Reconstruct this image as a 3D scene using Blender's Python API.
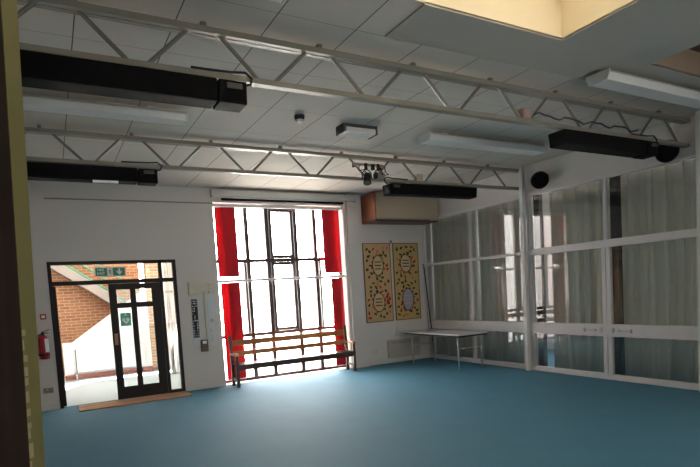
import bpy, bmesh, math, random
from mathutils import Vector, Matrix
random.seed(7)
scn = bpy.context.scene
for o in list(bpy.data.objects): bpy.data.objects.remove(o)
COL = scn.collection
PI = math.pi

# ------------------------------------------------------------ camera
cam_d = bpy.data.cameras.new('camera'); cam = bpy.data.objects.new('camera', cam_d); COL.objects.link(cam)
F = 532.12
cam_d.sensor_fit = 'HORIZONTAL'; cam_d.sensor_width = 36.0
cam_d.lens = 36.0 * F / 700.0
cam_d.shift_y = 95.86 / 700.0
cam_d.clip_start = 0.05; cam_d.clip_end = 300
YAW, TILT, ROLL = -0.5086, 1.5022, -0.0594
cam.matrix_world = (Matrix.Translation((0, 0, 1.65)) @ Matrix.Rotation(YAW, 4, 'Z')
                    @ Matrix.Rotation(TILT, 4, 'X') @ Matrix.Rotation(ROLL, 4, 'Z'))
scn.camera = cam

# ------------------------------------------------------------ world, light, exposure
W = bpy.data.worlds.new('overcast_sky'); scn.world = W; W.use_nodes = True
wn = W.node_tree; wn.nodes.clear()
wo = wn.nodes.new('ShaderNodeOutputWorld'); wb = wn.nodes.new('ShaderNodeBackground')
wb.inputs[0].default_value = (1.0, 0.98, 0.955, 1); wb.inputs[1].default_value = 27.0
wn.links.new(wb.outputs[0], wo.inputs[0])

def portal(name, loc, rot, sx, sy):
    l = bpy.data.lights.new(name, 'AREA'); l.shape = 'RECTANGLE'; l.size = sx; l.size_y = sy
    l.cycles.is_portal = True
    o = bpy.data.objects.new(name, l); COL.objects.link(o); o.location = loc; o.rotation_euler = rot
portal('window_portal', (4.22, 10.5, 1.76), (-PI/2, 0, 0), 2.8, 3.5)
portal('rooflight_portal', (2.87, 2.03, 4.5), (0, 0, 0), 2.5, 2.5)

scn.view_settings.view_transform = 'Standard'; scn.view_settings.look = 'None'
scn.view_settings.gamma = 1; scn.view_settings.use_curve_mapping = False
scn.view_settings.exposure = 0.0
cy = scn.cycles
cy.use_denoising = True
try: cy.denoiser = 'OPENIMAGEDENOISE'
except Exception: pass
cy.max_bounces = 10; cy.diffuse_bounces = 6; cy.glossy_bounces = 4; cy.transparent_max_bounces = 24
cy.sample_clamp_indirect = 8; cy.caustics_reflective = False; cy.caustics_refractive = False

def lamp(name, loc, rot, sx, sy, e, col=(1, 1, 1), spread=180):
    l = bpy.data.lights.new(name, 'AREA'); l.shape = 'RECTANGLE'; l.size = sx; l.size_y = sy; l.energy = e; l.color = col; l.spread = math.radians(spread)
    o = bpy.data.objects.new(name, l); COL.objects.link(o); o.location = loc; o.rotation_euler = rot
lamp('fill_beyond_partition', (10.3, 4.5, 2.0), (0, PI/2, 0), 2.4, 9.0, 190)  # fill light added to brighten the curtains, no source is built there

sl = bpy.data.lights.new('sun', 'SUN'); sl.energy = 230; sl.angle = .05; sl.color = (1, .95, .86)
so = bpy.data.objects.new('sun', sl); COL.objects.link(so); so.rotation_euler = Vector((.35, .55, -.75)).to_track_quat('-Z', 'Y').to_euler()
lamp('rear_fill', (3.5, -1.35, 1.7), (PI/2, 0, 0), 6.5, 1.6, 44, (1, .94, .88), 80)  # added fill that lifts the dark walls, the rear wall has no windows

# ------------------------------------------------------------ materials
def lin(c):
    return tuple(((v/12.92) if v <= .04045 else ((v+.055)/1.055)**2.4) for v in [x/255 for x in c])
def mat(name, rgb, rough=.6, metal=0.0, noise=0.0, scale=8.0, spec=.5, bump=0.0, srgb=True, bscale=None):
    m = bpy.data.materials.new(name); m.use_nodes = True
    nt = m.node_tree; b = nt.nodes['Principled BSDF']
    c = lin(rgb) if srgb else rgb
    b.inputs['Roughness'].default_value = rough; b.inputs['Metallic'].default_value = metal
    b.inputs['Specular IOR Level'].default_value = spec
    b.inputs['Base Color'].default_value = (*c, 1)
    tc = nt.nodes.new('ShaderNodeTexCoord'); n = nt.nodes.new('ShaderNodeTexNoise')
    n.inputs['Scale'].default_value = scale; n.inputs['Detail'].default_value = 4
    nt.links.new(tc.outputs['Object'], n.inputs['Vector'])
    mx = nt.nodes.new('ShaderNodeMixRGB'); k = max(noise, .03)
    mx.inputs[1].default_value = (*[v*(1-k) for v in c], 1); mx.inputs[2].default_value = (*[min(1, v*(1+k)) for v in c], 1)
    nt.links.new(n.outputs['Fac'], mx.inputs[0]); nt.links.new(mx.outputs[0], b.inputs['Base Color'])
    if bump:
        bp = nt.nodes.new('ShaderNodeBump'); bp.inputs['Strength'].default_value = bump; bp.inputs['Distance'].default_value = .01
        n2 = nt.nodes.new('ShaderNodeTexNoise'); n2.inputs['Scale'].default_value = bscale or scale*6
        nt.links.new(tc.outputs['Object'], n2.inputs['Vector'])
        nt.links.new(n2.outputs['Fac'], bp.inputs['Height']); nt.links.new(bp.outputs[0], b.inputs['Normal'])
    return m
def wood(name, c1, c2, rough=.4, axis='X', scale=3.0):
    m = mat(name, c1, rough); nt = m.node_tree; b = nt.nodes['Principled BSDF']
    tc = nt.nodes.new('ShaderNodeTexCoord'); mp = nt.nodes.new('ShaderNodeMapping')
    s = {'X': (scale*.25, scale*4, scale*4), 'Y': (scale*4, scale*.25, scale*4), 'Z': (scale*4, scale*4, scale*.25)}[axis]
    mp.inputs['Scale'].default_value = s
    n = nt.nodes.new('ShaderNodeTexNoise'); n.inputs['Scale'].default_value = 4; n.inputs['Detail'].default_value = 6; n.inputs['Distortion'].default_value = .6
    r = nt.nodes.new('ShaderNodeValToRGB'); r.color_ramp.elements[0].color = (*lin(c2), 1); r.color_ramp.elements[1].color = (*lin(c1), 1)
    r.color_ramp.elements[0].position = .35; r.color_ramp.elements[1].position = .65
    nt.links.new(tc.outputs['Object'], mp.inputs[0]); nt.links.new(mp.outputs[0], n.inputs['Vector'])
    nt.links.new(n.outputs['Fac'], r.inputs[0]); nt.links.new(r.outputs[0], b.inputs['Base Color'])
    return m
def glass(name, tint=(1, 1, 1), ior=1.5, gain=1.0):
    m = bpy.data.materials.new(name); m.use_nodes = True; nt = m.node_tree; nt.nodes.clear()
    o = nt.nodes.new('ShaderNodeOutputMaterial'); mx = nt.nodes.new('ShaderNodeMixShader')
    t = nt.nodes.new('ShaderNodeBsdfTransparent'); t.inputs[0].default_value = (*tint, 1)
    g = nt.nodes.new('ShaderNodeBsdfGlossy'); g.inputs['Roughness'].default_value = .01
    fr = nt.nodes.new('ShaderNodeFresnel'); fr.inputs[0].default_value = ior
    geo = nt.nodes.new('ShaderNodeNewGeometry'); inv = nt.nodes.new('ShaderNodeMath'); inv.operation = 'SUBTRACT'; inv.inputs[0].default_value = 1
    mul = nt.nodes.new('ShaderNodeMath'); mul.operation = 'MULTIPLY'
    nt.links.new(geo.outputs['Backfacing'], inv.inputs[1]); nt.links.new(fr.outputs[0], mul.inputs[0]); nt.links.new(inv.outputs[0], mul.inputs[1])
    gn = nt.nodes.new('ShaderNodeMath'); gn.operation = 'MULTIPLY'; gn.use_clamp = True; gn.inputs[1].default_value = gain   # both faces of the sheet(s)
    nt.links.new(mul.outputs[0], gn.inputs[0]); nt.links.new(gn.outputs[0], mx.inputs[0])
    nt.links.new(t.outputs[0], mx.inputs[1]); nt.links.new(g.outputs[0], mx.inputs[2]); nt.links.new(mx.outputs[0], o.inputs[0])
    return m
def brick(name, c1, c2, mortar):
    m = mat(name, c1, .85); nt = m.node_tree; b = nt.nodes['Principled BSDF']
    tc = nt.nodes.new('ShaderNodeTexCoord'); sp = nt.nodes.new('ShaderNodeSeparateXYZ'); ad = nt.nodes.new('ShaderNodeMath'); ad.operation = 'ADD'
    cb = nt.nodes.new('ShaderNodeCombineXYZ')
    nt.links.new(tc.outputs['Object'], sp.inputs[0]); nt.links.new(sp.outputs['X'], ad.inputs[0]); nt.links.new(sp.outputs['Y'], ad.inputs[1])
    nt.links.new(ad.outputs[0], cb.inputs[0]); nt.links.new(sp.outputs['Z'], cb.inputs[1])
    t = nt.nodes.new('ShaderNodeTexBrick'); t.inputs['Scale'].default_value = 1
    t.inputs['Brick Width'].default_value = .225; t.inputs['Row Height'].default_value = .075; t.inputs['Mortar Size'].default_value = .008
    t.inputs['Color1'].default_value = (*lin(c1), 1); t.inputs['Color2'].default_value = (*lin(c2), 1); t.inputs['Mortar'].default_value = (*lin(mortar), 1)
    nt.links.new(cb.outputs[0], t.inputs['Vector']); nt.links.new(t.outputs['Color'], b.inputs['Base Color'])
    return m
def ceiling_mat():
    m = mat('ceiling_tile', (206, 199, 189), .75, noise=.04, scale=1.5); nt = m.node_tree; b = nt.nodes['Principled BSDF']
    src = b.inputs['Base Color'].links[0].from_socket
    tc = nt.nodes.new('ShaderNodeTexCoord'); sp = nt.nodes.new('ShaderNodeSeparateXYZ'); nt.links.new(tc.outputs['Object'], sp.inputs[0])
    def line(sock, off, per, w):
        a = nt.nodes.new('ShaderNodeMath'); a.operation = 'SUBTRACT'; nt.links.new(sock, a.inputs[0]); a.inputs[1].default_value = off - 20*per
        d = nt.nodes.new('ShaderNodeMath'); d.operation = 'MODULO'; nt.links.new(a.outputs[0], d.inputs[0]); d.inputs[1].default_value = per
        l = nt.nodes.new('ShaderNodeMath'); l.operation = 'LESS_THAN'; nt.links.new(d.outputs[0], l.inputs[0]); l.inputs[1].default_value = w
        return l.outputs[0]
    lx = line(sp.outputs['X'], .325, .672, .009); ly = line(sp.outputs['Y'], 3.81, .95, .007)
    h = nt.nodes.new('ShaderNodeMath'); h.operation = 'MULTIPLY'; nt.links.new(ly, h.inputs[0]); h.inputs[1].default_value = .6
    mxm = nt.nodes.new('ShaderNodeMath'); mxm.operation = 'MAXIMUM'; nt.links.new(lx, mxm.inputs[0]); nt.links.new(h.outputs[0], mxm.inputs[1])
    mx = nt.nodes.new('ShaderNodeMixRGB'); nt.links.new(mxm.outputs[0], mx.inputs[0]); nt.links.new(src, mx.inputs[1])
    mx.inputs[2].default_value = (.06, .06, .055, 1); nt.links.new(mx.outputs[0], b.inputs['Base Color'])
    return m

M = dict(
    wall=mat('wall_paint', (208, 203, 198), .8, noise=.03, scale=1.2),
    ceil=ceiling_mat(),
    carpet=mat('teal_carpet', (63, 112, 134), .75, noise=.10, scale=2.2, spec=.35, bump=.3, bscale=300),
    skirt=mat('skirting_paint', (205, 203, 200), .5),
    steel=mat('painted_steel', (132, 129, 118), .38, noise=.06, scale=3),
    rod=mat('rod_paint', (112, 108, 98), .4),
    postw=mat('post_paint', (214, 212, 208), .45),
    alu=mat('frame_paint', (206, 202, 202), .4, noise=.04, scale=4),
    darkgap=mat('dark_steel', (48, 50, 50), .5),
    black=mat('black_enamel', (6, 6, 7), .7, spec=.12),
    blackm=mat('black_plastic', (24, 23, 23), .6),
    plate=mat('rating_plate', (70, 70, 66), .5),
    fit=mat('fitting_white', (206, 206, 202), .35),
    diff=mat('fitting_diffuser', (222, 222, 220), .3),
    brown=mat('dark_brown_frame', (30, 20, 18), .5, spec=.25),
    win=mat('window_brown_frame', (62, 36, 36), .45),
    glass=glass('clear_glass'),
    pglass=glass('partition_glass', (.95, .965, .96), 1.52, 2.0),
    brick=brick('orange_brick', (158, 108, 72), (134, 86, 56), (160, 146, 126)),
    sbrick=brick('buff_brick', (196, 160, 124), (176, 134, 100), (205, 195, 180)),
    redskirt=mat('red_skirting', (112, 58, 46), .5),
    white=mat('bright_white_paint', (232, 232, 232), .5),
    lobby=mat('lobby_floor_vinyl', (186, 204, 210), .35),
    concrete=mat('soffit_paint', (150, 140, 134), .7),
    green=mat('green_handrail', (70, 150, 120), .4),
    red=None, redd=None,
    bench1=wood('bench_honey_wood', (196, 124, 66), (150, 88, 44), .35),
    bench2=wood('bench_dark_wood', (74, 44, 28), (48, 28, 20), .35),
    boxw=wood('box_orange_wood', (142, 84, 52), (112, 62, 38), .45, 'Z'),
    boxf=mat('box_beige_front', (172, 158, 138), .55),
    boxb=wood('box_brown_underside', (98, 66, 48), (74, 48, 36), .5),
    mat_=wood('coir_mat', (172, 132, 100), (120, 88, 66), .95, 'X', 2.0),
    table=mat('table_laminate', (206, 206, 208), .3),
    chrome=mat('leg_metal', (180, 182, 186), .3, metal=.6),
    signg=mat('sign_green', (0, 140, 92), .4),
    signw=mat('sign_white', (235, 238, 236), .4),
    stick=mat('sticker_green', (50, 195, 155), .4),
    extred=mat('extinguisher_red', (165, 20, 32), .3),
    cream=mat('cream_plastic', (196, 194, 174), .5),
    paper=mat('paper', (205, 208, 212), .7),
    wellw=mat('rooflight_cream', (240, 226, 200), .6),
    wellb=mat('rooflight_beige', (170, 150, 130), .6),
    wellbr=wood('rooflight_brown_wood', (92, 66, 48), (64, 44, 32), .5),
    cloth=mat('ochre_cloth', (190, 160, 116), .9, noise=.1, scale=5),
    clothe=mat('banner_binding', (96, 68, 48), .8),
    a1=mat('felt_red', (170, 40, 36), .9), a2=mat('felt_green', (52, 62, 38), .9), a3=mat('felt_brown', (84, 48, 34), .9),
    a4=mat('felt_orange', (196, 110, 60), .9), a5=mat('felt_lilac', (158, 152, 170), .9), a6=mat('felt_cream', (196, 176, 134), .9),
    heaterp=mat('wall_panel_beige', (176, 170, 158), .5),
    doory=mat('door_edge_yellow', (104, 98, 50), .5, noise=.12, scale=12),
    doorb=wood('door_face_brown', (52, 36, 28), (36, 24, 20), .5, 'Z'),
    chip=mat('chipped_white_paint', (150, 140, 112), .7),
    ground=mat('pale_paving', (225, 222, 214), .8),
)
def translucent(name, rgb, mixf, rough=.8):
    m = mat(name, rgb, rough); nt = m.node_tree; b = nt.nodes['Principled BSDF']; o = nt.nodes['Material Output']
    t = nt.nodes.new('ShaderNodeBsdfTranslucent'); t.inputs[0].default_value = (*lin(rgb), 1)
    mx = nt.nodes.new('ShaderNodeMixShader'); mx.inputs[0].default_value = mixf
    nt.links.new(b.outputs[0], mx.inputs[1]); nt.links.new(t.outputs[0], mx.inputs[2]); nt.links.new(mx.outputs[0], o.inputs[0])
    return m
M['red'] = translucent('blind_red', (205, 22, 38), .16)
M['redd'] = M['red']
M['curtain'] = translucent('curtain_grey', (204, 204, 196), .25, .9)

# ------------------------------------------------------------ mesh helpers
class MB:
    def __init__(s): s.bm = bmesh.new()
    def box(s, x0, x1, y0, y1, z0, z1, rot=None, bev=0):
        r = bmesh.ops.create_cube(s.bm, size=1)['verts']
        c = Vector(((x0+x1)/2, (y0+y1)/2, (z0+z1)/2)); d = (abs(x1-x0), abs(y1-y0), abs(z1-z0))
        for v in r:
            v.co = Vector((v.co.x*d[0], v.co.y*d[1], v.co.z*d[2]))
            if rot: v.co = rot @ v.co
            v.co += c
        if bev:
            es = list({e for v in r for e in v.link_edges})
            bmesh.ops.bevel(s.bm, geom=es, offset=bev, segments=2, affect='EDGES', profile=.5)
        return s
    def tube(s, pts, r, n=10, caps=True):
        pts = [Vector(p) for p in pts]; rings = []
        up = None
        for i, p in enumerate(pts):
            t = (pts[min(i+1, len(pts)-1)] - pts[max(i-1, 0)]).normalized()
            if up is None:
                up = Vector((0, 0, 1)) if abs(t.z) < .9 else Vector((1, 0, 0))
            a = t.cross(up).normalized(); b = a.cross(t).normalized(); up = b
            rr = r[i] if isinstance(r, (list, tuple)) else r
            rings.append([s.bm.verts.new(p + rr*(math.cos(2*PI*k/n)*a + math.sin(2*PI*k/n)*b)) for k in range(n)])
        for q in range(len(rings)-1):
            for k in range(n):
                s.bm.faces.new((rings[q][k], rings[q][(k+1) % n], rings[q+1][(k+1) % n], rings[q+1][k]))
        if caps:
            s.bm.faces.new(rings[0][::-1]); s.bm.faces.new(rings[-1])
        return s
    def bar(s, p, q, w, h):           # rectangular bar between two points
        p = Vector(p); q = Vector(q); t = (q-p).normalized()
        up = Vector((0, 1, 0)) if abs(t.y) < .9 else Vector((0, 0, 1))
        a = t.cross(up).normalized(); b = a.cross(t).normalized()
        vs = [[s.bm.verts.new(c + sx*w/2*a + sy*h/2*b) for sx, sy in ((-1, -1), (1, -1), (1, 1), (-1, 1))] for c in (p, q)]
        for k in range(4): s.bm.faces.new((vs[0][k], vs[0][(k+1) % 4], vs[1][(k+1) % 4], vs[1][k]))
        s.bm.faces.new(vs[0][::-1]); s.bm.faces.new(vs[1]); return s
    def prism(s, poly, axis, a, b):   # poly: 2-D points; axis: extrusion axis 'x','y','z'
        def P(u, v, w): return {'x': (w, u, v), 'y': (u, w, v), 'z': (u, v, w)}[axis]
        A = [s.bm.verts.new(P(u, v, a)) for u, v in poly]; B = [s.bm.verts.new(P(u, v, b)) for u, v in poly]
        n = len(poly)
        for k in range(n): s.bm.faces.new((A[k], A[(k+1) % n], B[(k+1) % n], B[k]))
        s.bm.faces.new(A[::-1]); s.bm.faces.new(B); return s
    def build(s, name, m, parent=None, smooth=False, bevel=0):
        bmesh.ops.recalc_face_normals(s.bm, faces=s.bm.faces)
        me = bpy.data.meshes.new(name); s.bm.to_mesh(me); s.bm.free()
        if isinstance(m, str): m = M[m]
        me.materials.append(m)
        if smooth:
            for p in me.polygons: p.use_smooth = True
        o = bpy.data.objects.new(name, me); COL.objects.link(o)
        if bevel:
            b = o.modifiers.new('bevel', 'BEVEL'); b.width = bevel; b.segments = 2; b.limit_method = 'ANGLE'
        if parent:
            o.parent = parent; o.matrix_parent_inverse = Matrix.Translation(-parent.location)
        return o
def B(name, m, b, parent=None, bevel=0): return MB().box(*b).build(name, m, parent, bevel=bevel)
def tag(o, label, cat, group=None):
    o['label'] = label; o['category'] = cat
    if group: o['group'] = group
    return o
def thing(name, label, cat, loc, group=None):
    o = bpy.data.objects.new(name, None); COL.objects.link(o); o.location = loc; o.empty_display_size = .1
    return tag(o, label, cat, group)
def struct(o): o['kind'] = 'structure'; return o
def sempty(name, loc):
    o = bpy.data.objects.new(name, None); COL.objects.link(o); o.location = loc; return struct(o)
def text(name, s, size, loc, m, parent, rot=(PI/2, 0, 0), ext=.0015):
    c = bpy.data.curves.new(name, 'FONT'); c.body = s; c.size = size; c.extrude = ext; c.align_x = 'CENTER'; c.align_y = 'CENTER'
    t = bpy.data.objects.new('txt', c); COL.objects.link(t)
    bpy.context.view_layer.update()
    me = bpy.data.meshes.new_from_object(t.evaluated_get(bpy.context.evaluated_depsgraph_get()))
    bpy.data.objects.remove(t); me.name = name; me.materials.clear(); me.materials.append(M[m])
    me.transform(Matrix.Translation(loc) @ Matrix.Rotation(rot[2], 4, 'Z') @ Matrix.Rotation(rot[0], 4, 'X'))
    o = bpy.data.objects.new(name, me); COL.objects.link(o)
    o.parent = parent; o.matrix_parent_inverse = Matrix.Translation(-parent.location)
    return o

# ------------------------------------------------------------ room shell
XL, XR, YB, YR, ZC = -0.9, 7.81, 10.12, -1.5, 3.77
WY = 10.37       # window plane
struct(B('floor', 'carpet', (XL-.3, 10.6, YR-.3, YB+.14, -.15, 0)))
mb = MB()        # back wall with a door opening and a full-height window opening
D0, D1, DT = 0.0, 2.06, 2.45
W0, W1, WT = 2.83, 5.64, 3.52
mb.box(XL-.3, D0, YB, WY+.08, 0, 4.0).box(D0, D1, YB, WY+.08, DT, 4.0).box(D1, W0, YB, WY+.08, 0, 4.0)
mb.box(W0, W1, YB, WY+.08, WT, 4.0).box(W1, 10.6, YB, WY+.08, 0, 4.0)
struct(mb.build('wall_back', 'wall'))
struct(B('wall_left', 'wall', (XL-.2, XL, YR, YB, 0, 4.0)))
struct(B('wall_rear', 'wall', (XL-.2, 10.6, YR-.2, YR, 0, 4.0)))
struct(MB().box(XR+.01, XR+.17, YR, YB, 3.27, 4.0).box(XR+.01, XR+.17, YR, -.5, 0, 3.27).build('wall_right', 'wall'))
struct(B('wall_beyond_partition', 'wall', (10.4, 10.6, YR, YB, 0, 4.0)))
struct(B('pillar_beside_window', 'wall', (5.70, 6.02, YB-.07, YB, 0, ZC)))
# ceiling with two rooflight openings
R1 = (1.5, 4.14, .75, 3.26); R2 = (5.46, 7.4, .75, 3.28)
mb = MB(); z0, z1 = ZC, ZC+.12
mb.box(XL-.2, 10.6, R1[3]+.02, YB+.3, z0, z1).box(XL-.2, 10.6, YR-.2, R1[2], z0, z1)
mb.box(XL-.2, R1[0], R1[2], R1[3]+.02, z0, z1).box(R1[1], R2[0], R1[2], R1[3]+.02, z0, z1).box(R2[1], 10.6, R1[2], R1[3]+.02, z0, z1)
mb.box(R1[0], R1[1], R1[3], R1[3]+.02, z0, z1)
struct(mb.build('ceiling', 'ceil'))
struct(MB().box(2.62, R1[1], R1[3], 3.80, ZC-.012, ZC+.01).box(R1[1], R2[0], .75, 3.80, ZC-.012, ZC+.01).box(R2[0], XR, R2[3], 3.80, ZC-.012, ZC+.01).box(R2[1], XR, .75, R2[3], ZC-.012, ZC+.01).build('trim_7', mat('soffit_plaster', (168, 166, 158), .8)))
def well(idx, R, m, lip, top, lid):
    e = sempty('window_%d' % idx, (R[0], R[2], ZC))
    w = MB(); t = .05
    w.box(R[0]-t, R[0]+.001, R[2], R[3], ZC+.01, top).box(R[1]-.001, R[1]+t, R[2], R[3], ZC+.01, top)
    w.box(R[0]-t, R[1]+t, R[2]-t, R[2]+.001, ZC+.01, top).box(R[0]-t, R[1]+t, R[3]-.001, R[3]+t, ZC+.01, top)
    w.build('window_frame', m, e)
    l = MB(); s = .10
    l.box(R[0], R[0]+s, R[2], R[3], top-.12, top-.04).box(R[1]-s, R[1], R[2], R[3], top-.12, top-.04)
    l.box(R[0]+s, R[1]-s, R[2], R[2]+s, top-.12, top-.04).box(R[0]+s, R[1]-s, R[3]-s, R[3], top-.12, top-.04)
    l.build('window_ledge', lip, e)
    B('pane' if lid == 'glass' else 'cover', lid, (R[0], R[1], R[2], R[3], top-.02, top), e)
M['opal'] = translucent('opal_rooflight', (150, 146, 136), .5)
well(7+2, R1, 'wellw', 'wellw', 4.30, 'opal')
well(7+3, R2, 'wellb', 'wellbr', 4.15, 'wellbr')

# baseboards
struct(MB().box(XL, -.02, YB-.02, YB, 0, .11).box(D1+.03, W0-.02, YB-.02, YB, 0, .11).box(6.02, XR, YB-.02, YB, 0, .11).box(5.68, 6.04, YB-.09, YB-.07, 0, .11).build('baseboard_back', 'skirt'))
struct(B('baseboard_left', 'skirt', (XL, XL+.02, YR, YB, 0, .11)))
struct(MB().box(.05, W0, YB-.012, YB, 3.478, 3.50).build('trim_1', 'steel'))

# ------------------------------------------------------------ main window
w1 = sempty('window_1', (W0, WY, 0))
mb = MB(); t = .075; wy0, wy1 = WY-.035, WY+.035
for x in (W0+.02, 3.53, 3.96, 4.59, 5.04, W1-.02): mb.box(x-t/2, x+t/2, wy0, wy1, 0, WT)
for z in (.035, .92, 2.41, WT-.03): mb.box(W0, W1, wy0+.004, wy1-.004, z-.034, z+.034)
# opening casements in the middle and left columns
for (a, b) in ((3.96, 4.59),):
    for (c, d) in ((.92, 2.41), (2.41, WT-.03)):
        for x in (a+.075, b-.085): mb.box(x-.028, x+.028, wy0-.02, wy1, c+.03, d-.03)
        for z in (c+.07, d-.07): mb.box(a+.05, b-.055, wy0-.016, wy1-.006, z-.03, z+.03)
mb.box(3.43, 3.47, wy0-.02, wy1, .95, 2.38)
mb.box(5.10, 5.135, wy0-.02, wy1, .95, 2.38)
mb.build('window_frame', 'win', w1)
B('pane', 'glass', (W0, W1, WY-.004, WY+.004, 0, WT), w1)
B('window_sill', 'skirt', (W0, W1, YB-.0, WY-.03, .0, .012), w1)

def blind(z0, z1, groups, yb, label):
    t_ = thing('vertical_blind', label, 'blind', (W0, yb, z0), 'red vertical blinds at the window')
    B('headrail', 'white', (W0+.005, W1-.005, yb-.025, yb+.025, z1, z1+.05), t_, .004)
    for (xa, xb, fan) in groups:
        m = MB(); n = max(3, int((xb-xa)/.055))
        for k in range(n):
            x = xa + (xb-xa)*(k+.5)/n
            ang = R_(24 if fan(k, n) else 8)
            rot = Matrix.Rotation(ang, 3, 'Z')
            wv = .087
            m.box(x-wv/2, x+wv/2, yb-.0008+.006*(k % 2), yb+.0008+.006*(k % 2), z0+.03, z1-.005, rot)
            if not fan(k, n):
                for q in range(4): m.box(x-wv/2-.02+.01*q, x+wv/2-.02+.01*q, yb+.018+.008*q, yb+.0195+.008*q, z0+.03, z1-.005, rot)
        m.build('louvre_stack', 'red', t_)
        ch = MB()
        for k in range(n):
            x = xa + (xb-xa)*(k+.5)/n
            ch.box(x-.03, x+.03, yb-.006, yb+.004, z0+.015, z0+.03)
        ch.build('bottom_weights', 'white', t_)
R_ = math.radians
blind(2.08, 3.44, [(2.88, 3.27, lambda k, n: k < n*.4), (5.20, 5.58, lambda k, n: k > n*.55)], YB+.09, 'upper red vertical blind with its slats drawn to both sides of the window')
blind(.06, 1.99, [(2.90, 3.27, lambda k, n: k < n*.4), (5.34, 5.58, lambda k, n: k > n*.6)], YB+.09, 'lower red vertical blind hanging behind the wooden bench')

# retracted projector screen
s = thing('projector_screen', 'white cassette of a rolled-up projector screen above the window', 'projector screen', (2.84, 10.0, 3.58))
MB().box(2.84, 5.89, 9.98, 10.115, 3.60, 3.72).build('cassette', 'fit', s, bevel=.012)
for xx in (2.80, 5.87): MB().box(xx, xx+.06, 9.965, 10.118, 3.585, 3.735).build('end_cap', 'fit', s, bevel=.01)
MB().tube([(2.98, 10.03, 3.555), (5.6, 10.03, 3.555)], .022).build('bottom_bar', 'black', s, smooth=True)
MB().box(3.2, 5.4, 10.028, 10.032, 3.57, 3.605).build('screen_fabric', 'white', s)

# ------------------------------------------------------------ door with sidelight and transom
d1 = sempty('door_1', (D0, YB+.05, 0))
dy0, dy1 = YB-.01, YB+.09
mb = MB(); t = .055
mb.box(D0, D0+t, dy0, dy1, 0, DT).box(D1-t, D1, dy0, dy1, 0, DT).box(D0, D1, dy0+.002, dy1-.002, DT-t, DT)
mb.box(D0, D1, dy0+.003, dy1-.003, 2.05, 2.12).box(1.755, 1.81, dy0+.002, dy1-.002, 0, DT)
mb.box(1.81, D1-t, dy0+.01, dy1-.01, 0, .06)
mb.build('door_frame', 'brown', d1)
MB().box(D0+t, 1.755, YB+.035, YB+.043, 2.12, DT-t).box(1.81, D1-t, YB+.035, YB+.043, 2.12, DT-t).box(1.81, D1-t, YB+.035, YB+.043, .06, 2.05).build('pane', 'glass', d1)
# right-hand leaf, closed; the left-hand leaf is open
lx0, lx1, lz0, lz1 = .90, 1.75, .015, 2.045
mb = MB(); ly0, ly1 = YB+.0, YB+.045
mb.box(lx0, lx0+.12, ly0, ly1, lz0, lz1).box(lx1-.14, lx1, ly0, ly1, lz0, lz1)
mb.box(lx0+.12, lx1-.14, ly0, ly1, lz0, lz0+.21).box(lx0+.12, lx1-.14, ly0, ly1, lz1-.10, lz1).box(lx0+.12, lx1-.14, ly0, ly1, 1.62, 1.71)
mb.box(1.245, 1.335, ly0, ly1, lz0+.21, 1.62).box(1.245, 1.335, ly0, ly1, 1.71, lz1-.10)
leaf = mb.build('door_leaf', 'brown', d1)
def sub(o, par):
    o.parent = par; o.matrix_parent_inverse = par.matrix_basis.inverted() if False else Matrix.Translation(-par.location) if par.parent is None else Matrix.Identity(4); return o
def subpart(mbuf, name, m, par, **k):      # grandchild of a thing whose part keeps world-space vertices
    o = mbuf.build(name, m, None, **k); o.parent = par; return o
subpart(MB().box(1.02, 1.245, YB+.02, YB+.026, .22, 1.62).box(1.335, 1.61, YB+.02, YB+.026, .22, 1.62).box(1.02, 1.245, YB+.02, YB+.026, 1.71, 1.95).box(1.335, 1.61, YB+.02, YB+.026, 1.71, 1.95), 'pane', 'glass', leaf)
subpart(MB().box(.925, .985, YB-.012, YB, .98, 1.18), 'door_handle', wood('brass_plate', (150, 96, 40), (120, 70, 30), .3), leaf, bevel=.004)
# the open leaf, swung out into the lobby, seen edge on beside the jamb
ol = MB().box(.055, .10, YB+.1, YB+.98, .015, .2).box(.055, .10, YB+.1, YB+.98, 1.95, 2.045).box(.055, .10, YB+.1, YB+.2, .2, 1.95).box(.055, .10, YB+.86, YB+.98, .2, 1.95).build('open_door_leaf', 'brown', d1)
subpart(MB().box(.075, .08, YB+.2, YB+.86, .2, 1.95), 'pane', 'glass', ol)
st = thing('sticker', 'green square heart-and-cross first aid sticker on the glass of the closed door', 'sign', (1.13, YB+.012, 1.37))
MB().box(1.05, 1.225, YB+.012, YB+.016, 1.30, 1.53).build('backing', 'stick', st)
def heart(cx, cz, w, y, name, m, par):
    pts = []
    for k in range(28):
        a = 2*PI*k/28
        pts.append((cx + w*16*math.sin(a)**3/32, cz + w*(13*math.cos(a)-5*math.cos(2*a)-2*math.cos(3*a)-math.cos(4*a))/32))
    return MB().prism(pts, 'y', y, y-.001).build(name, m, par)
heart(1.137, 1.395, .125, YB+.0115, 'heart_symbol', 'signw', st)
MB().prism([(1.132, 1.435), (1.115, 1.39), (1.135, 1.395), (1.128, 1.355), (1.155, 1.405), (1.136, 1.402), (1.148, 1.435)], 'y', YB+.0105, YB+.0095).build('lightning_symbol', 'stick', st)
MB().box(1.128, 1.148, YB+.0105, YB+.0115, 1.475, 1.52).box(1.115, 1.161, YB+.0105, YB+.0115, 1.487, 1.508).build('cross_symbol', 'signw', st)

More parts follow.
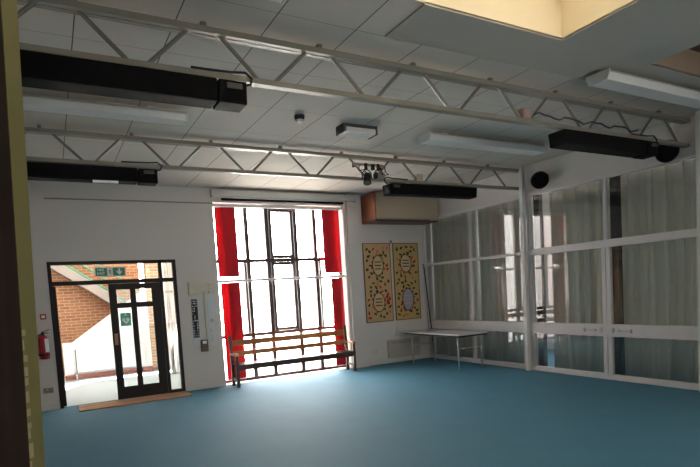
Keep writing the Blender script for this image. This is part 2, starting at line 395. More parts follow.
ex = thing('exit_sign', 'green fire exit sign with running man and down arrow on the glass above the door', 'sign', (.97, YB, 2.17))
a, b, c, d = .72, 1.19, 2.19, 2.33
B('sign_border', 'signw', (a-.015, b+.015, YB+.022, YB+.028, c-.015, d+.015), ex)
B('sign_field', 'signg', (a, b, YB+.019, YB+.022, c, d), ex)
text('lettering', 'FIRE', .062, (a+.085, YB+.0175, c+.103), 'signw', ex); text('lettering', 'EXIT', .062, (a+.085, YB+.0175, c+.042), 'signw', ex)
B('pictogram_ground', 'signw', (a+.185, a+.275, YB+.0165, YB+.019, c, d), ex)
mb = MB(); px = a+.23; pz = c+.07
mb.tube([(px+.008, YB+.0155, pz+.045), (px+.009, YB+.0145, pz+.045)], .012, 12)
mb.bar((px+.004, YB+.0155, pz+.03), (px-.004, YB+.0155, pz-.008), .018, .002).bar((px-.004, YB+.0155, pz-.006), (px+.018, YB+.0155, pz-.03), .010, .002)
mb.bar((px+.018, YB+.0155, pz-.03), (px+.012, YB+.0155, pz-.055), .010, .002).bar((px-.004, YB+.0155, pz-.006), (px-.028, YB+.0155, pz-.04), .010, .002)
mb.bar((px, YB+.0155, pz+.025), (px+.026, YB+.0155, pz+.008), .008, .002).bar((px, YB+.0155, pz+.025), (px-.024, YB+.0155, pz+.012), .008, .002)
mb.build('running_man', 'signg', ex)
ax, az = b-.09, c+.07
MB().prism([(ax-.013, az+.055), (ax+.013, az+.055), (ax+.013, az), (ax+.04, az+.02), (ax+.04, az-.012), (ax, az-.055), (ax-.04, az-.012), (ax-.04, az+.02), (ax-.013, az)], 'y', YB+.0185, YB+.0165).build('arrow_symbol', 'signw', ex)

mt = MB().box(.26, 2.05, 9.52, 10.09, 0.001, .016).build('door_mat', 'mat_', bevel=.004)
tag(mt, 'worn brown coir doormat on the teal carpet before the door', 'doormat')

# ------------------------------------------------------------ lobby behind the door
struct(B('floor_lobby', 'lobby', (-1.7, 2.75, YB+.14, 15.3, -.12, 0)))
struct(B('wall_lobby_back', 'brick', (-1.7, 2.10, 15.0, 15.25, 0, 4.2)))
struct(B('wall_lobby_left', 'brick', (-1.7, -1.5, WY+.08, 15.0, 0, 4.2)))
struct(B('pillar_lobby', 'sbrick', (2.14, 2.44, 14.2, 14.5, 0, 4.2)))
struct(B('wall_lobby_light_block', 'white', (2.5, 2.7, WY+.08, 15.6, 0, 4.2)))  # wall added to keep outside light off the lobby
struct(MB().box(-1.7, .2, WY+.08, 15.6, 4.2, 4.3).box(2.3, 2.7, WY+.08, 15.6, 4.2, 4.3).box(.2, 2.3, WY+.08, 11.5, 4.2, 4.3).box(.2, 2.3, 13.6, 15.6, 4.2, 4.3).build('ceiling_lobby_light_block', 'white'))  # roof added to limit the sky light falling into the lobby
lw = sempty('window_11', (.2, 11.5, 4.2)); B('pane', translucent('lobby_opal', (215, 215, 212), .7), (.2, 2.3, 11.5, 13.6, 4.27, 4.30), lw)  # made-up rooflight that lets diffused light down into the lobby
dp = thing('drainpipe', 'pale grey vertical pipe seen through the narrow glass beside the door', 'pipe', (2.40, 12.9, 0))
MB().tube([(2.40, 12.9, 0), (2.40, 12.9, 4.19)], .045, 12).build('pipe', 'heaterp', dp, smooth=True)
MB().box(2.34, 2.5, 12.84, 12.96, 1.9, 1.95).build('pipe_clip', 'steel', dp)
sc = thing('staircase', 'white-sided staircase with green handrails behind the open door', 'staircase', (.16, 14.0, 0))
MB().prism([(.16, .12), (2.10, .12), (2.10, 2.08), (1.07, 1.37), (.36, .87), (.16, .87)], 'y', 14.0, 14.05).build('side_panel', 'white', sc)
MB().box(.16, 2.10, 13.975, 14.05, 0.0, .12).build('skirting_board', 'redskirt', sc)
mb = MB()
for k in range(6): mb.box(.4+.25*k, .4+.25*(k+1)+.01, 14.05, 14.5, 0, .17*(k+1))
mb.build('lower_flight', 'concrete', sc)
MB().prism([(-1.45, 3.80), (.70, 2.20), (2.10, 1.12), (2.10, 1.42), (.70, 2.50), (-1.45, 4.10)], 'y', 14.5, 14.98).build('upper_flight', 'concrete', sc)
mb = MB()
for dz in (.35, .6, .85): mb.tube([(-1.2, 14.5, 3.95+dz-.4), (.7, 14.5, 2.5+dz-.4+.05), (2.05, 14.5, 1.48+dz-.4+.05)], .022)
mb.build('handrail', 'green', sc, smooth=True)
rd = thing('radiator', 'white panel radiator fixed low on the staircase side', 'radiator', (.4, 13.9, .12))
mb = MB().box(.42, 1.95, 13.90, 13.97, .17, .70)
mb.build('panel', 'white', rd, bevel=.012)
MB().box(.40, .42, 13.895, 13.975, .16, .71).build('end_grille', 'plate', rd)
MB().tube([(.44, 13.93, .18), (.40, 13.93, .14), (.40, 13.93, .0)], .014).build('pipe', 'white', rd, smooth=True)
MB().tube([(.40, 13.93, .10), (.40, 13.93, .18)], .025).build('valve', 'white', rd, smooth=True)
struct(B('ground_outside', 'ground', (-60, 60, YB+.5, 120, -.3, -.13)))

# ------------------------------------------------------------ left wall end items
e = thing('fire_extinguisher', 'red fire extinguisher with white label on the wall left of the door', 'fire extinguisher', (-.16, 10.03, .87))
cx, cyy = -.15, 10.03
MB().tube([(cx, cyy, .86), (cx, cyy, .875), (cx, cyy, 1.19), (cx, cyy, 1.235), (cx, cyy, 1.26)], [.055, .075, .075, .055, .028], 20).build('cylinder', 'extred', e, smooth=True)
MB().tube([(cx, cyy, 1.26), (cx, cyy, 1.30)], .022, 12).build('valve', 'blackm', e, smooth=True)
MB().bar((cx-.02, cyy, 1.30), (cx+.10, cyy-.02, 1.345), .012, .02).bar((cx-.02, cyy, 1.285), (cx+.08, cyy-.02, 1.29), .012, .02).build('handle', 'blackm', e)
MB().tube([(cx-.02, cyy, 1.28), (cx-.09, cyy-.01, 1.24), (cx-.095, cyy-.01, 1.0), (cx-.085, cyy-.01, .92)], .011, 8).build('hose', 'blackm', e, smooth=True)
MB().tube([(cx, cyy, .92), (cx, cyy, .955)], .0765, 20).build('base_band', 'blackm', e, smooth=True)
lab = MB()
n = 6
vs = []
for k in range(n+1):
    a_ = R_(-75) + R_(62)*k/n
    vs.append([(cx+.0765*math.cos(a_), cyy+.0765*math.sin(a_), z) for z in (.98, 1.20)])
for k in range(n):
    q = [lab.bm.verts.new(p) for p in (vs[k][0], vs[k+1][0], vs[k+1][1], vs[k][1])]; lab.bm.faces.new(q)
lab.build('label_sticker', 'signw', e)
B('bracket', 'blackm', (cx-.03, cx+.03, cyy+.07, YB, 1.1, 1.16), e)
c_ = thing('fire_call_point', 'small red fire alarm call point above the extinguisher', 'alarm', (-.12, 10.1, 1.5))
B('housing', 'extred', (-.165, -.075, 10.075, YB, 1.51, 1.60), c_, .006); B('glass_panel', 'signw', (-.145, -.095, 10.073, 10.076, 1.535, 1.575), c_)
def socket(x, z, label, grp=None):
    s_ = thing('wall_socket', label, 'socket', (x, YB-.01, z))
    B('faceplate', 'cream' if x > 3 else 'steel', (x-.075, x+.075, YB-.012, YB, z-.045, z+.045), s_, .003)
    B('switch', 'fit', (x-.02, x-.005, YB-.018, YB-.012, z+.005, z+.03), s_); 
    MB().box(x+.02, x+.032, YB-.0135, YB-.012, z-.02, z-.012).box(x+.044, x+.056, YB-.0135, YB-.012, z-.02, z-.012).build('pin_hole', 'blackm', s_)
socket(-.15, .33, 'grey double socket low on the wall under the fire extinguisher')
socket(6.25, .30, 'pale double socket low on the wall beneath the left banner')

# ------------------------------------------------------------ items between door and window
t_ = thing('cable_trunking', 'cream plastic trunking bent like an upturned U beside the door', 'trunking', (2.25, 10.09, 1.0))
MB().box(2.25, 2.40, 10.06, YB-.001, 1.78, 2.02).build('junction_cover', 'cream', t_, bevel=.006)
MB().box(2.40, 2.70, 10.075, YB-.001, 1.83, 1.96).build('horizontal_run', 'cream', t_, bevel=.004)
MB().box(2.52, 2.555, 10.085, YB-.001, .95, 1.83).build('vertical_run', 'cream', t_, bevel=.004)
MB().box(2.62, 2.72, 10.07, YB-.001, 1.80, 1.98).build('end_cover', 'cream', t_, bevel=.006)
ns = thing('notice_strip', 'tall narrow black notice with pale blocks hanging left in the trunking', 'notice', (2.29, 10.11, .95))
B('card', 'paper', (2.275, 2.415, 10.108, YB-.003, .83, 1.72), ns)
B('black_field', 'blackm', (2.282, 2.395, 10.104, 10.108, .98, 1.70), ns)
mb = MB(); rr = random.Random(3)
for k in range(15):
    z = 1.01+k*.046
    for j in range(3):
        if rr.random() < .72: mb.box(2.29+.035*j, 2.29+.035*j+rr.uniform(.012, .026), 10.102, 10.104, z, z+rr.uniform(.01, .03))
mb.build('pale_marks', 'paper', ns)
ns = thing('notice_strip', 'tall narrow white notice hanging right below the trunking beside the red blind', 'notice', (2.66, 10.11, .8))
B('card', 'paper', (2.585, 2.70, 10.108, YB-.003, .82, 1.79), ns)
mb = MB()
for k in range(8): mb.box(2.60, 2.60+rr.uniform(.03, .08), 10.106, 10.108, .88+.035*k, .893+.035*k)
mb.tube([(2.645, 10.108, 1.28), (2.645, 10.106, 1.28)], .038, 18)
mb.build('printed_marks', 'heaterp', ns)
cb = thing('control_box', 'brown thermostat box with white top on the wall right of the door', 'control box', (2.45, 10.09, .72))
B('housing', wood('box_brown', (92, 62, 44), (74, 50, 36)), (2.40, 2.53, 10.05, YB, .71, .93), cb, .008); B('display', 'signw', (2.43, 2.50, 10.045, 10.051, .86, .91), cb)

# ------------------------------------------------------------ bench
bn = thing('bench', 'long wooden slatted-back bench standing before the tall window', 'bench', (2.95, 9.72, 0))
bx0, bx1, byb, byf = 2.95, 5.47, 10.0, 9.70
for x in (bx0, bx1):
    nm = MB()
    nm.prism([(byb-.02, 0), (byb+.035, 0), (byb+.03, .45), (byb+.075, .95), (byb+.035, .965), (byb-.02, .48)], 'x', x-.028, x+.028)
    nm.build('back_post', 'bench2', bn, bevel=.006)
    MB().prism([(byf-.025, 0), (byf+.03, 0), (byf+.025, .3), (byf+.03, .60), (byf-.02, .60), (byf-.028, .4)], 'x', x-.028, x+.028).build('front_leg', 'bench2', bn, bevel=.006)
    MB().prism([(byf-.05, .60), (byf+.0, .64), (byb+.04, .625), (byb+.04, .595), (byf-.05, .585)], 'x', x-.035, x+.035).build('armrest', 'bench1', bn, bevel=.008)
    MB().box(x-.015, x+.015, byf, byb, .12, .16).build('side_stretcher', 'bench2', bn, bevel=.004)
MB().prism([(byb+.045, .865), (byb+.025, .755), (byb+.053, .755), (byb+.073, .865)], 'x', bx0-.02, bx1+.02).build('back_rail', 'bench1', bn, bevel=.006)
MB().prism([(byb+.018, .655), (byb+.005, .56), (byb+.033, .56), (byb+.046, .655)], 'x', bx0, bx1).build('back_rail', 'bench1', bn, bevel=.006)
MB().box(bx0, bx1, byf-.03, byf+.14, .40, .425).box(bx0, bx1, byf+.15, byb-.0, .405, .43).build('seat', 'bench2', bn, bevel=.006)
MB().box(bx0, bx1, byf-.012, byf+.012, .315, .40).build('seat_apron', 'bench2', bn, bevel=.004)

# ------------------------------------------------------------ wall box, banners, heater
bx = thing('wall_cabinet', 'brown wooden box with beige front fixed high in the corner', 'cabinet', (6.1, 9.6, 3.13))
MB().box(6.10, 6.13, 9.56, YB, 3.15, 3.72).build('side_panel', 'boxw', bx)
MB().box(6.13, 7.78, 9.56, 9.585, 3.17, 3.72).build('front_panel', 'boxf', bx)
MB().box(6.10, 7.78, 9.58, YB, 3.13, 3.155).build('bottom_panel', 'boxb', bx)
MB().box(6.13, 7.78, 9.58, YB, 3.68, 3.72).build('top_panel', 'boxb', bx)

def banner(x0, x1, label, seed, ovals, tint):
    b_ = thing('banner', label, 'banner', (x0, YB, .96), 'pair of ochre banners')
    b_.pop('group', None) if False else None
    z0, z1 = .97, 2.70
    B('cloth', 'cloth' if tint == 0 else mat('ochre_green_cloth', (184, 160, 104), .9, noise=.1, scale=5), (x0, x1, YB-.018, YB-.006, z0, z1), b_)
    w = .016
    MB().box(x0-w, x0, YB-.022, YB-.004, z0-w, z1+w).box(x1, x1+w, YB-.022, YB-.004, z0-w, z1+w).box(x0, x1, YB-.022, YB-.004, z1, z1+w).box(x0, x1, YB-.022, YB-.004, z0-w, z0).build('edging', 'clothe', b_)
    r = random.Random(seed); y = YB-.018
    bufs = {k: MB() for k in ('a1', 'a2', 'a3', 'a4')}
    def leafp(cx, cz, L, wd, an, key):
        pts = []
        for k in range(10):
            a = 2*PI*k/10; u = L*math.cos(a)*(1 if math.cos(a) > 0 else .8); v = wd*math.sin(a)*(1-.35*math.cos(a))
            pts.append((cx+u*math.cos(an)-v*math.sin(an), cz+u*math.sin(an)+v*math.cos(an)))
        bufs[key].prism(pts, 'y', y, y-r.uniform(.002, .005))
    cnt = 0; tries = 0; placed = []
    while cnt < 46 and tries < 4000:
        tries += 1
        cx_, cz_ = r.uniform(x0+.06, x1-.06), r.uniform(z0+.06, z1-.06)
        if any(((cx_-ox)/(ow+.03))**2 + ((cz_-oz)/(oh+.03))**2 < 1 for ox, oz, ow, oh, _ in ovals): continue
        if any((cx_-p)**2 + (cz_-q)**2 < .082**2 for p, q in placed): continue
        placed.append((cx_, cz_)); cnt += 1
        leafp(cx_, cz_, r.uniform(.038, .06), r.uniform(.018, .03), r.uniform(0, PI), r.choice(['a1', 'a2', 'a3', 'a3', 'a2', 'a4']))
    if seed == 11:
        for dx, dz in ((0, 0), (.05, .04), (-.03, .07), (.02, -.06), (.0, .13)): leafp(x1-.11+dx, 1.43+dz, .05, .03, 1+dx*20, 'a1')
    for ox, oz, ow, oh, key in ovals:      # garland around each oval
        for k in range(12):
            a = 2*PI*k/12+.2; leafp(ox+(ow+.02)*math.cos(a), oz+(oh+.02)*math.sin(a), .036, .017, a+PI/2+.4, r.choice(['a2', 'a3', 'a4']))
    names = dict(a1='red_flowers', a2='green_leaves', a3='brown_leaves', a4='orange_leaves')
    for k, v in bufs.items(): v.build(names[k], k, b_)
    for ox, oz, ow, oh, key in ovals:
        o_ = MB().prism([(ox+ow*math.cos(2*PI*k/28), oz+oh*math.sin(2*PI*k/28)) for k in range(28)], 'y', y-.001, y-.004).build('oval_medallion', key, b_)
        ring = MB(); ring.tube([(ox+ow*math.cos(2*PI*k/28), y-.004, oz+oh*math.sin(2*PI*k/28)) for k in range(29)], .009, 6, False)
        subpart(ring, 'medallion_rim', 'a3', b_) .parent = None
        rim = COL.objects[-1]
        rim.parent = b_; rim.matrix_parent_inverse = Matrix.Translation(-b_.location)
        band = MB()
        for j in (-.35, 0, .35): band.box(ox-ow*.6, ox+ow*.6, y-.0055, y-.004, oz+oh*j-.012, oz+oh*j+.012)
        band.build('stitched_lines', 'heaterp' if key == 'a5' else 'a3', b_)
    return b_
banner(6.085, 6.775, 'left ochre cloth banner with leaves, two ovals and a red flower cluster', 11, [(6.44, 2.22, .14, .22, 'a6'), (6.42, 1.40, .15, .21, 'a6')], 0)
banner(6.875, 7.55, 'right ochre cloth banner with leaves and a pale lilac oval low down', 23, [(7.2, 2.25, .15, .2, 'a6'), (7.22, 1.42, .155, .25, 'a5')], 1)
hk = thing('wall_hook', 'small metal hook on the wall between the tops of the two banners', 'hook', (6.825, YB-.02, 2.72))
B('plate', 'steel', (6.80, 6.85, YB-.008, YB, 2.70, 2.78), hk)
MB().tube([(6.825, YB-.008, 2.76), (6.825, YB-.05, 2.75), (6.825, YB-.055, 2.72)], .007, 8).build('prong', 'darkgap', hk)
ht = thing('wall_heater', 'low beige wall heater casing behind the white folding table', 'heater', (6.58, 10.05, .1))
MB().box(6.58, 7.45, 10.03, YB, .115, .52).build('casing', 'heaterp', ht, bevel=.01)
mb = MB()
for k in range(20): mb.box(6.64+k*.038, 6.66+k*.038, 10.026, 10.03, .44, .48)
mb.build('outlet_grille', 'steel', ht)
wb_ = thing('wall_bracket', 'small white wall fitting above the beige heater', 'fitting', (6.86, 10.08, .62))
MB().prism([(6.81, .60), (6.91, .60), (6.88, .66), (6.865, .80), (6.855, .80), (6.84, .66)], 'y', 10.07, YB).build('body', 'fit', wb_, bevel=.004)
B('base_plate', 'fit', (6.80, 6.92, 10.105, YB, .585, .66), wb_)
pl = thing('window_pole', 'dark thin pole leaning in the corner beside the right banner', 'pole', (7.68, 9.95, 0))
MB().tube([(7.76, 9.90, 0.0), (7.68, 10.05, 2.15)], .014, 8).build('shaft', 'darkgap', pl, smooth=True)
MB().tube([(7.68, 10.05, 2.15), (7.68, 10.055, 2.2), (7.64, 10.05, 2.21)], .01, 8).build('hook', 'darkgap', pl)

# ------------------------------------------------------------ folding table
tb = thing('folding_table', 'white folding table with metal legs in the corner by the glass partition', 'table', (6.8, 7.86, 0))
tx0, tx1, ty0, ty1 = 6.80, 7.56, 7.92, 9.72
MB().box(tx0, tx1, ty0, ty1, .69, .718).build('tabletop', 'table', tb, bevel=.004)
MB().box(tx0+.01, tx1-.01, ty0+.01, ty0+.03, .655, .69).box(tx0+.01, tx1-.01, ty1-.03, ty1-.01, .655, .69).box(tx0+.02, tx0+.04, ty0, ty1, .66, .69).box(tx1-.04, tx1-.02, ty0, ty1, .66, .69).build('under_frame', 'blackm', tb)
for y in (ty0+.13, ty1-.16):
    for x in (tx0+.09, tx1-.07): MB().tube([(x, y, 0.0), (x, y, .67)], .017, 10).build('leg', 'chrome', tb, smooth=True)
    MB().tube([(tx0+.09, y, .42), (tx1-.07, y, .42)], .011, 8).build('leg_brace', 'chrome', tb, smooth=True)

# ------------------------------------------------------------ glazed partition on the right
ys = [YB, 8.57, 7.0, 5.44, 3.97, 2.5, 1.05, -.5]
fx0, fx1 = XR-.045, XR+.03
for i in range(7):
    ya, yb = ys[i+1], ys[i]
    w_ = sempty('window_%d' % (i+2), (XR, ya, 0))
    m = MB()
    m.box(fx0+.01, fx1, ya, yb, 3.21, 3.27)                                     # top rail
    m.box(fx0+.012, fx1, ya, yb, 0, .09)                                          # sill
    thick = i >= 2
    m.box(fx0 if thick else fx0+.02, fx1-.002, ya, yb, 2.13 if thick else 2.16, 2.25 if thick else 2.22)
    m.box(fx0, fx1-.002, ya, yb, .70, .90)
    v = .075 if thick else .035
    m.box(fx0+.004, fx1-.004, ya+.004, ya+v, 0.05, 2.2); m.box(fx0+.004, fx1-.004, yb-v, yb-.004, 0.05, 2.2)
    m.box(fx0+.014, fx1-.004, ya+.002, ya+.03, 2.2, 3.25); m.box(fx0+.014, fx1-.004, yb-.025, yb-.002, 2.2, 3.25)
    m.build('window_frame', 'alu', w_, bevel=.004)
    MB().box(XR-.005, XR+.003, ya, yb, .05, 3.23).build('pane', 'pglass', w_)
    if i in (2, 3):
        sgn = 1 if i == 2 else -1; yk = ys[3]
        l = MB().box(fx0-.012, fx0, yk+sgn*.10-.02, yk+sgn*.10+.02, .76, .85)
        l.build('lock', 'chrome', w_, bevel=.003)
        MB().box(fx0-.003, fx0, yk+sgn*.12-.008, yk+sgn*.12+.008, .775, .835).build('keyhole', 'blackm', w_)
        h = MB().bar((fx0-.02, yk+sgn*.20, .80), (fx0-.02, yk+sgn*.42, .80), .02, .014).box(fx0-.022, fx0, yk+sgn*.21-.012, yk+sgn*.21+.012, .78, .82).box(fx0-.022, fx0, yk+sgn*.41-.012, yk+sgn*.41+.012, .77, .83)
        h.build('handle', 'chrome', w_)
# posts carrying the trusses, and the dark steel posts behind the glass
for k, y in enumerate((7.05, 3.97)):
    struct(B('trim_%d' % (k+2), 'postw', (XR-.135, XR-.055, y-.04, y+.04, 0, ZC), None, .006))
for k, (y0, y1) in enumerate(((6.80, 6.93), (5.27, 5.40), (3.7, 3.88))):
    struct(B('trim_%d' % (k+4), 'darkgap', (XR+.05, XR+.14, y0, y1, 0, 3.27)))

def curtain(y0, y1, label, seed):
    r = random.Random(seed); n = int((y1-y0)/.012); ph = [0]; 
    for k in range(n): ph.append(ph[-1] + .012*2*PI/r.choice([.14, .18, .26, .34]))
    bm = bmesh.new(); cols = []
    zs = [.04, .8, 1.6, 2.4, 3.24]
    for k in range(n+1):
        y = y0 + (y1-y0)*k/n; col_ = []
        for j, z in enumerate(zs):
            a = .028 + .016*math.sin(ph[k]*.37+seed)
            sv = .5+.5*math.sin(ph[k] + .15*j)
            x = XR + .26 - .085*sv**5 + .3*a*math.sin(ph[k]*1.7+j*.3)
            col_.append(bm.verts.new((x, y + .02*math.sin(j*.7+ph[k]*.2), z)))
        cols.append(col_)
    for k in range(n):
        for j in range(len(zs)-1): bm.faces.new((cols[k][j], cols[k+1][j], cols[k+1][j+1], cols[k][j+1]))
    me = bpy.data.meshes.new('curtain'); bm.to_mesh(me); bm.free(); me.materials.append(M['curtain'])
    for p in me.polygons: p.use_smooth = True
    e_ = thing('curtain', label, 'curtain', (XR+.24, y0, .04), 'grey curtains behind the glass partition')
    o = bpy.data.objects.new('drape', me); COL.objects.link(o); o.parent = e_; o.matrix_parent_inverse = Matrix.Translation(-e_.location)
    sd = o.modifiers.new('solid', 'SOLIDIFY'); sd.thickness = .003
    MB().tube([(XR+.24, y0-.02, 3.26), (XR+.24, y1+.02, 3.26)], .014, 8).build('curtain_rail', 'alu', e_)
    return e_
curtain(8.60, 10.11, 'grey-green pleated curtain behind the glass at the corner end, beyond the table', 1)
curtain(7.08, 8.56, 'grey-green pleated curtain behind the second pane from the corner', 2)
curtain(5.44, 6.72, 'grey-green pleated curtain in the pane between the white post and the left lock', 3)
curtain(3.92, 5.37, 'grey-green pleated curtain behind the pane right of the handles', 4)
curtain(2.6, 3.5, 'grey-green pleated curtain at the right-hand edge of the picture', 5)

# ------------------------------------------------------------ trusses
def truss(y, off, label):
    t_ = thing('roof_truss', label, 'truss', (XL, y, 3.36), 'white lattice trusses')
    MB().box(XL, XR-.06, y-.035, y-.005, 3.365, 3.40).box(XL, XR-.06, y+.005, y+.035, 3.365, 3.40).box(XL, XR-.06, y-.035, y+.035, 3.357, 3.366).build('bottom_chord', 'steel', t_)
    MB().box(XL, XR-.06, y-.05, y-.006, 3.68, 3.72).box(XL, XR-.06, y+.006, y+.05, 3.68, 3.72).box(XL, XR-.06, y-.05, y+.05, 3.715, 3.725).build('top_chord', 'steel', t_)
    m = MB(); S = .985; k = -3
    pts = []
    while True:
        bxx = off + k*S; k += 1
        if bxx > XR+.5: break
        for (p, q) in (((bxx-.055, 3.385), (bxx-.375, 3.70)), ((bxx+.055, 3.385), (bxx+.375, 3.70))):
            if min(p[0], q[0]) > XL+.02 and max(p[0], q[0]) < XR-.08: m.tube([(p[0], y, p[1]), (q[0], y, q[1])], .0165, 8)
        if XL < bxx-.49 < XR-.1: m.box(bxx-.49-.02, bxx-.49+.02, y-.02, y+.02, 3.725, ZC)   # short hanger to the ceiling
    m.build('web_rods', 'rod', t_, smooth=False)
    return t_
truss(4.16, .70, 'nearer of the two white lattice roof trusses')
truss(7.12, .55, 'farther white lattice roof truss, the one carrying the stage lights')

# ------------------------------------------------------------ radiant heaters under the trusses
def heater(x0, x1, y, box_at, label, plate=False):
    h = thing('radiant_heater', label, 'heater', (x0, y, 3.14), 'black overhead heaters')
    prof = [(y-.13, 3.19), (y-.07, 3.15), (y+.07, 3.15), (y+.13, 3.19), (y+.09, 3.335), (y-.09, 3.335)]
    prof = [(y-.12, 3.325), (y-.10, 3.16), (y+.10, 3.16), (y+.12, 3.325)]
    bw = .22
    if box_at == 'R': a, b, c, d = x0, x1-bw-.01, x1-bw, x1
    else: a, b, c, d = x0+bw+.01, x1, x0, x0+bw
    MB().prism(prof, 'x', a, b).build('body', 'black', h, bevel=.012)
    MB().prism([(u, v-.004) for u, v in prof], 'x', c, d).build('control_box', 'black', h, bevel=.008)
    subpart(MB().box(c+.06, d-.04, y-.125, y-.115, 3.26, 3.30), 'rating_plate', 'plate', COL.objects[-1])
    for xx in (a+.25, (a+b)/2, b-.25):
        if xx > x0: MB().box(xx-.012, xx+.012, y-.012, y+.012, 3.32, 3.36).build('bracket', 'steel', h)
    s_ = 1 if box_at == 'R' else -1; xe = d if box_at == 'R' else c
    MB().tube([(xe-.02*s_, y-.05, 3.31), (xe+.05*s_, y-.06, 3.33), (xe+.07*s_, y-.05, 3.38), (xe+.02*s_, y-.04, 3.425), (xe-.1*s_, y-.03, 3.415), (xe-.4*s_, y-.03, 3.41)], .010, 8).build('cable', 'blackm', h, smooth=True)
    if plate: MB().box(.56, .84, y-.10, y-.06, 3.135, 3.16).build('white_plate', 'signw', h)  # plain white plate under the heater body
    return h
heater(-.85, 1.47, 4.16, 'R', 'long black heater hung under the nearer truss at upper left')
heater(-.85, 1.30, 7.12, 'R', 'long black heater under the farther truss above the door wall', True)
heater(5.13, 6.90, 4.16, 'R', 'black heater under the nearer truss at upper right before the glass')
heater(4.78, 6.58, 7.12, 'L', 'black heater under the farther truss just right of the stage lights')
# loose cable along the bottom chord by the right-hand heater
pts = []
for k in range(24): pts.append((4.7+k*.08, 4.085, 3.445+.018*math.sin(k*1.1)+.01*math.sin(k*2.3)))
tag(MB().tube(pts, .009, 6).build('power_cable', 'blackm', smooth=True), 'thin dark cable lying along the nearer truss above its right heater', 'cable')
for (x, y, lb, m) in ((4.62, 4.16, 'small pinkish junction box standing on the nearer truss', mat('pinkish_box', (168, 142, 134), .6)), (5.42, 7.12, 'small beige junction box on the farther truss above its heater', mat('beige_box', (168, 156, 142), .6))):
    j = thing('junction_box', lb, 'junction box', (x, y, 3.4))
    B('box_body', m, (x-.06, x+.06, y-.05, y+.05, 3.40, 3.51), j, .006); B('box_lid', m, (x-.05, x+.05, y-.056, y-.05, 3.41, 3.50), j)

# ------------------------------------------------------------ fluorescent battens
def batten(x0, x1, y0, y1, label):
    b_ = thing('ceiling_light', label, 'ceiling light', (x0, y0, ZC-.15), 'unlit fluorescent ceiling lights')
    ym = (y0+y1)/2; zt = ZC-.05
    MB().box(x0+.3, x0+.4, ym-.03, ym+.03, zt, ZC).build('mounting_block', 'fit', b_)
    MB().box(x1-.4, x1-.3, ym-.03, ym+.03, zt, ZC).build('mounting_block', 'fit', b_)
    MB().prism([(y0+.02, zt), (y1-.02, zt), (y1, zt-.025), (y0, zt-.025)], 'x', x0+.02, x1-.02).build('housing', 'fit', b_)
    MB().prism([(y0+.005, zt-.025), (y1-.005, zt-.025), (y1-.03, zt-.095), (y0+.03, zt-.095)], 'x', x0+.02, x1-.02).build('diffuser', 'diff', b_, bevel=.008)
    for x in (x0, x1-.02): MB().prism([(y0-.004, zt+.002), (y1+.004, zt+.002), (y1+.004, zt-.03), (y1-.025, zt-.10), (y0+.025, zt-.10), (y0-.004, zt-.03)], 'x', x, x+.02).build('end_cap', 'fit', b_, bevel=.004)
    return b_
batten(-.84, 1.48, 5.98, 6.22, 'unlit white ceiling light between the trusses at the left, above the door side')
batten(4.58, 6.85, 5.72, 6.0, 'unlit white ceiling light between the trusses on the right side')
batten(5.02, 7.45, 3.42, 3.68, 'large unlit white ceiling light at the upper right beside the dark rooflight')
batten(-.80, 1.55, 3.22, 3.46, 'unlit white ceiling light cut off by the top edge above the nearer truss')

e = thing('emergency_light', 'small rectangular emergency light on the ceiling between the trusses', 'emergency light', (3.5, 6.0, ZC))
MB().box(3.38, 3.86, 5.90, 6.10, ZC-.04, ZC).build('back_box', 'plate', e, bevel=.004)
MB().box(3.40, 3.84, 5.89, 6.11, ZC-.11, ZC-.04).build('diffuser', 'diff', e, bevel=.015)
for xx in (3.37, 3.84): MB().box(xx, xx+.03, 5.89, 6.11, ZC-.11, ZC-.0).build('end_cap', 'plate', e, bevel=.004)
s = thing('smoke_detector', 'small round smoke detector with dark rim on the ceiling', 'smoke detector', (2.75, 5.85, ZC))
MB().tube([(2.75, 5.85, ZC), (2.75, 5.85, ZC-.025), (2.75, 5.85, ZC-.05)], [.06, .06, .05], 20).build('base', 'blackm', s)
MB().tube([(2.75, 5.85, ZC-.05), (2.75, 5.85, ZC-.07), (2.75, 5.85, ZC-.078)], [.048, .04, .02], 20).build('sensor', 'fit', s, smooth=True)

# ------------------------------------------------------------ stage lights
lb = thing('lighting_bar', 'thin grey bar clamped across the farther truss for the stage lights', 'bar', (4.16, 7.08, 3.58))
MB().bar((4.16, 7.06, 3.585), (4.70, 7.06, 3.585), .035, .03).build('bar', mat('bar_pink_grey', (140, 122, 118), .5), lb)
for xx in (4.18, 4.64): MB().box(xx, xx+.03, 7.075, 7.13, 3.55, 3.61).build('clamp', 'blackm', lb)
def spot(x, label, aim, col, z=3.40, r0=.055, L=.17, sg=1):
    s_ = thing('stage_light', label, 'stage light', (x, 7.06, 3.57), 'stage lights on the bar')
    c = Vector((x, 7.0, z)); a = Vector(aim).normalized()
    MB().tube([c-a*L*.55, c-a*L*.45, c+a*L*.15, c+a*L*.45], [r0*.5, r0, r0, r0*1.15], 16).build('can', col, s_, smooth=True)
    MB().tube([c+a*L*.45, c+a*L*.46], r0*.95, 16).build('lens', 'plate', s_)
    side = a.cross(Vector((0, 0, 1))).normalized()*(r0+.012)
    MB().tube([c-side, c-side*1.05+Vector((0, .02, .09)), Vector((x, 7.02, 3.52)), c+side*1.05+Vector((0, .02, .09)), c+side], .009, 8).build('yoke', 'blackm', s_)
    MB().box(x-.02, x+.02, 7.005, 7.04, 3.50, 3.60).build('hook_clamp', 'blackm', s_, bevel=.004)
    MB().tube([c-a*L*.5, c-a*L*.9+Vector((-.05*sg, 0, .02)), Vector((x-.13*sg, 7.02, 3.48)), Vector((x-.12*sg, 7.02, 3.56))], .008, 8).build('cable', 'blackm', s_, smooth=True)
spot(4.36, 'black stage light angled downwards at the left of the lighting bar', (-.25, -.35, -.8), 'blackm', 3.36)
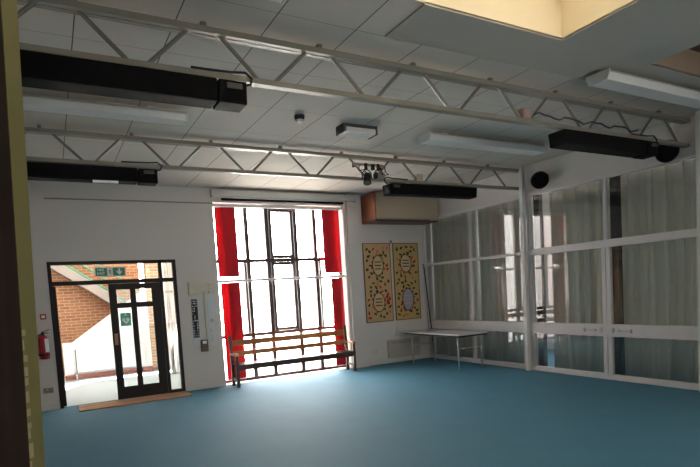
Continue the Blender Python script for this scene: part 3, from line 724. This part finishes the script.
spot(4.58, 'stage light with a pale barrel at the right of the lighting bar', (-.9, -.2, -.1), mat('pale_can', (150, 142, 132), .4), 3.42, sg=-1)
MBx = MB().box(4.455, 4.50, 6.99, 7.04, 3.50, 3.59)
tag(MBx.build('cable_socket', 'blackm', bevel=.004), 'small black plug block hanging from the middle of the lighting bar', 'socket')

# ------------------------------------------------------------ speakers
def speaker(y, z, label, s=1.0):
    s_ = thing('wall_speaker', label, 'speaker', (XR, y, z), 'round black speakers above the partition')
    c = Vector((XR-.20, y, z)); a = Vector((-.55, -.70, -.45)).normalized()
    MB().tube([c-a*.12*s, c-a*.10*s, c-a*.03*s, c+a*.05*s, c+a*.085*s], [.05*s, .08*s, .125*s, .155*s, .15*s], 24).build('housing', 'blackm', s_, smooth=True)
    MB().tube([c+a*.085*s, c+a*.10*s, c+a*.108*s], [.145*s, .12*s, .03*s], 24).build('grille', 'black', s_, smooth=True)
    MB().tube([c-a*.10*s, Vector((XR-.03, y+.02, z+.03)), Vector((XR+.01, y+.02, z+.03))], .018, 8).box(XR-.012, XR+.01, y-.03, y+.07, z-.03, z+.09).build('bracket', 'blackm', s_)
speaker(6.56, 3.43, 'round black speaker high on the wall beside the farther truss end')
speaker(4.37, 3.36, 'round black speaker high on the wall behind the nearer truss end')

# ------------------------------------------------------------ the half-open door leaf close to the camera
d2 = sempty('door_2', (-.04, .9, 0))
ed = Vector((.5, .866)); fd = Vector((-.866, .5)); T = .036; L = .80; A = Vector((-.018, .939)) - ed*T
Bp = A + ed*T
poly = [tuple(A), tuple(Bp), tuple(Bp+fd*L), tuple(A+fd*L)]
MB().prism(poly, 'z', .01, 2.125).build('door_leaf', 'doorb', d2)
off = Vector((ed.y, -ed.x))*.0012
p2 = [tuple(A+ed*.002+off), tuple(Bp+off), tuple(Bp), tuple(A+ed*.002)]
MB().prism([tuple(A+off), tuple(Bp+off), tuple(Bp), tuple(A)], 'z', .01, 2.125).build('edge_paint', 'doory', d2)
m = MB(); rr = random.Random(5); z = .6
while z < 1.62:
    h = rr.uniform(.004, .022); w = rr.uniform(.002, .009)
    q = A - fd*0 + off*1.2
    m.prism([tuple(q-Vector((.0006, .0006))), tuple(q+ed*w), tuple(q+ed*w+off*.4), tuple(q+off*.4-Vector((.0006, .0006)))], 'z', z, z+h)
    z += h+rr.uniform(.0, .012)
m.build('paint_chips', 'chip', d2)
d2.matrix_world = Matrix.Translation((-.04, .9, 1.75)) @ Matrix.Rotation(R_(1.9), 4, 'Y') @ Matrix.Translation((0, 0, -1.75))
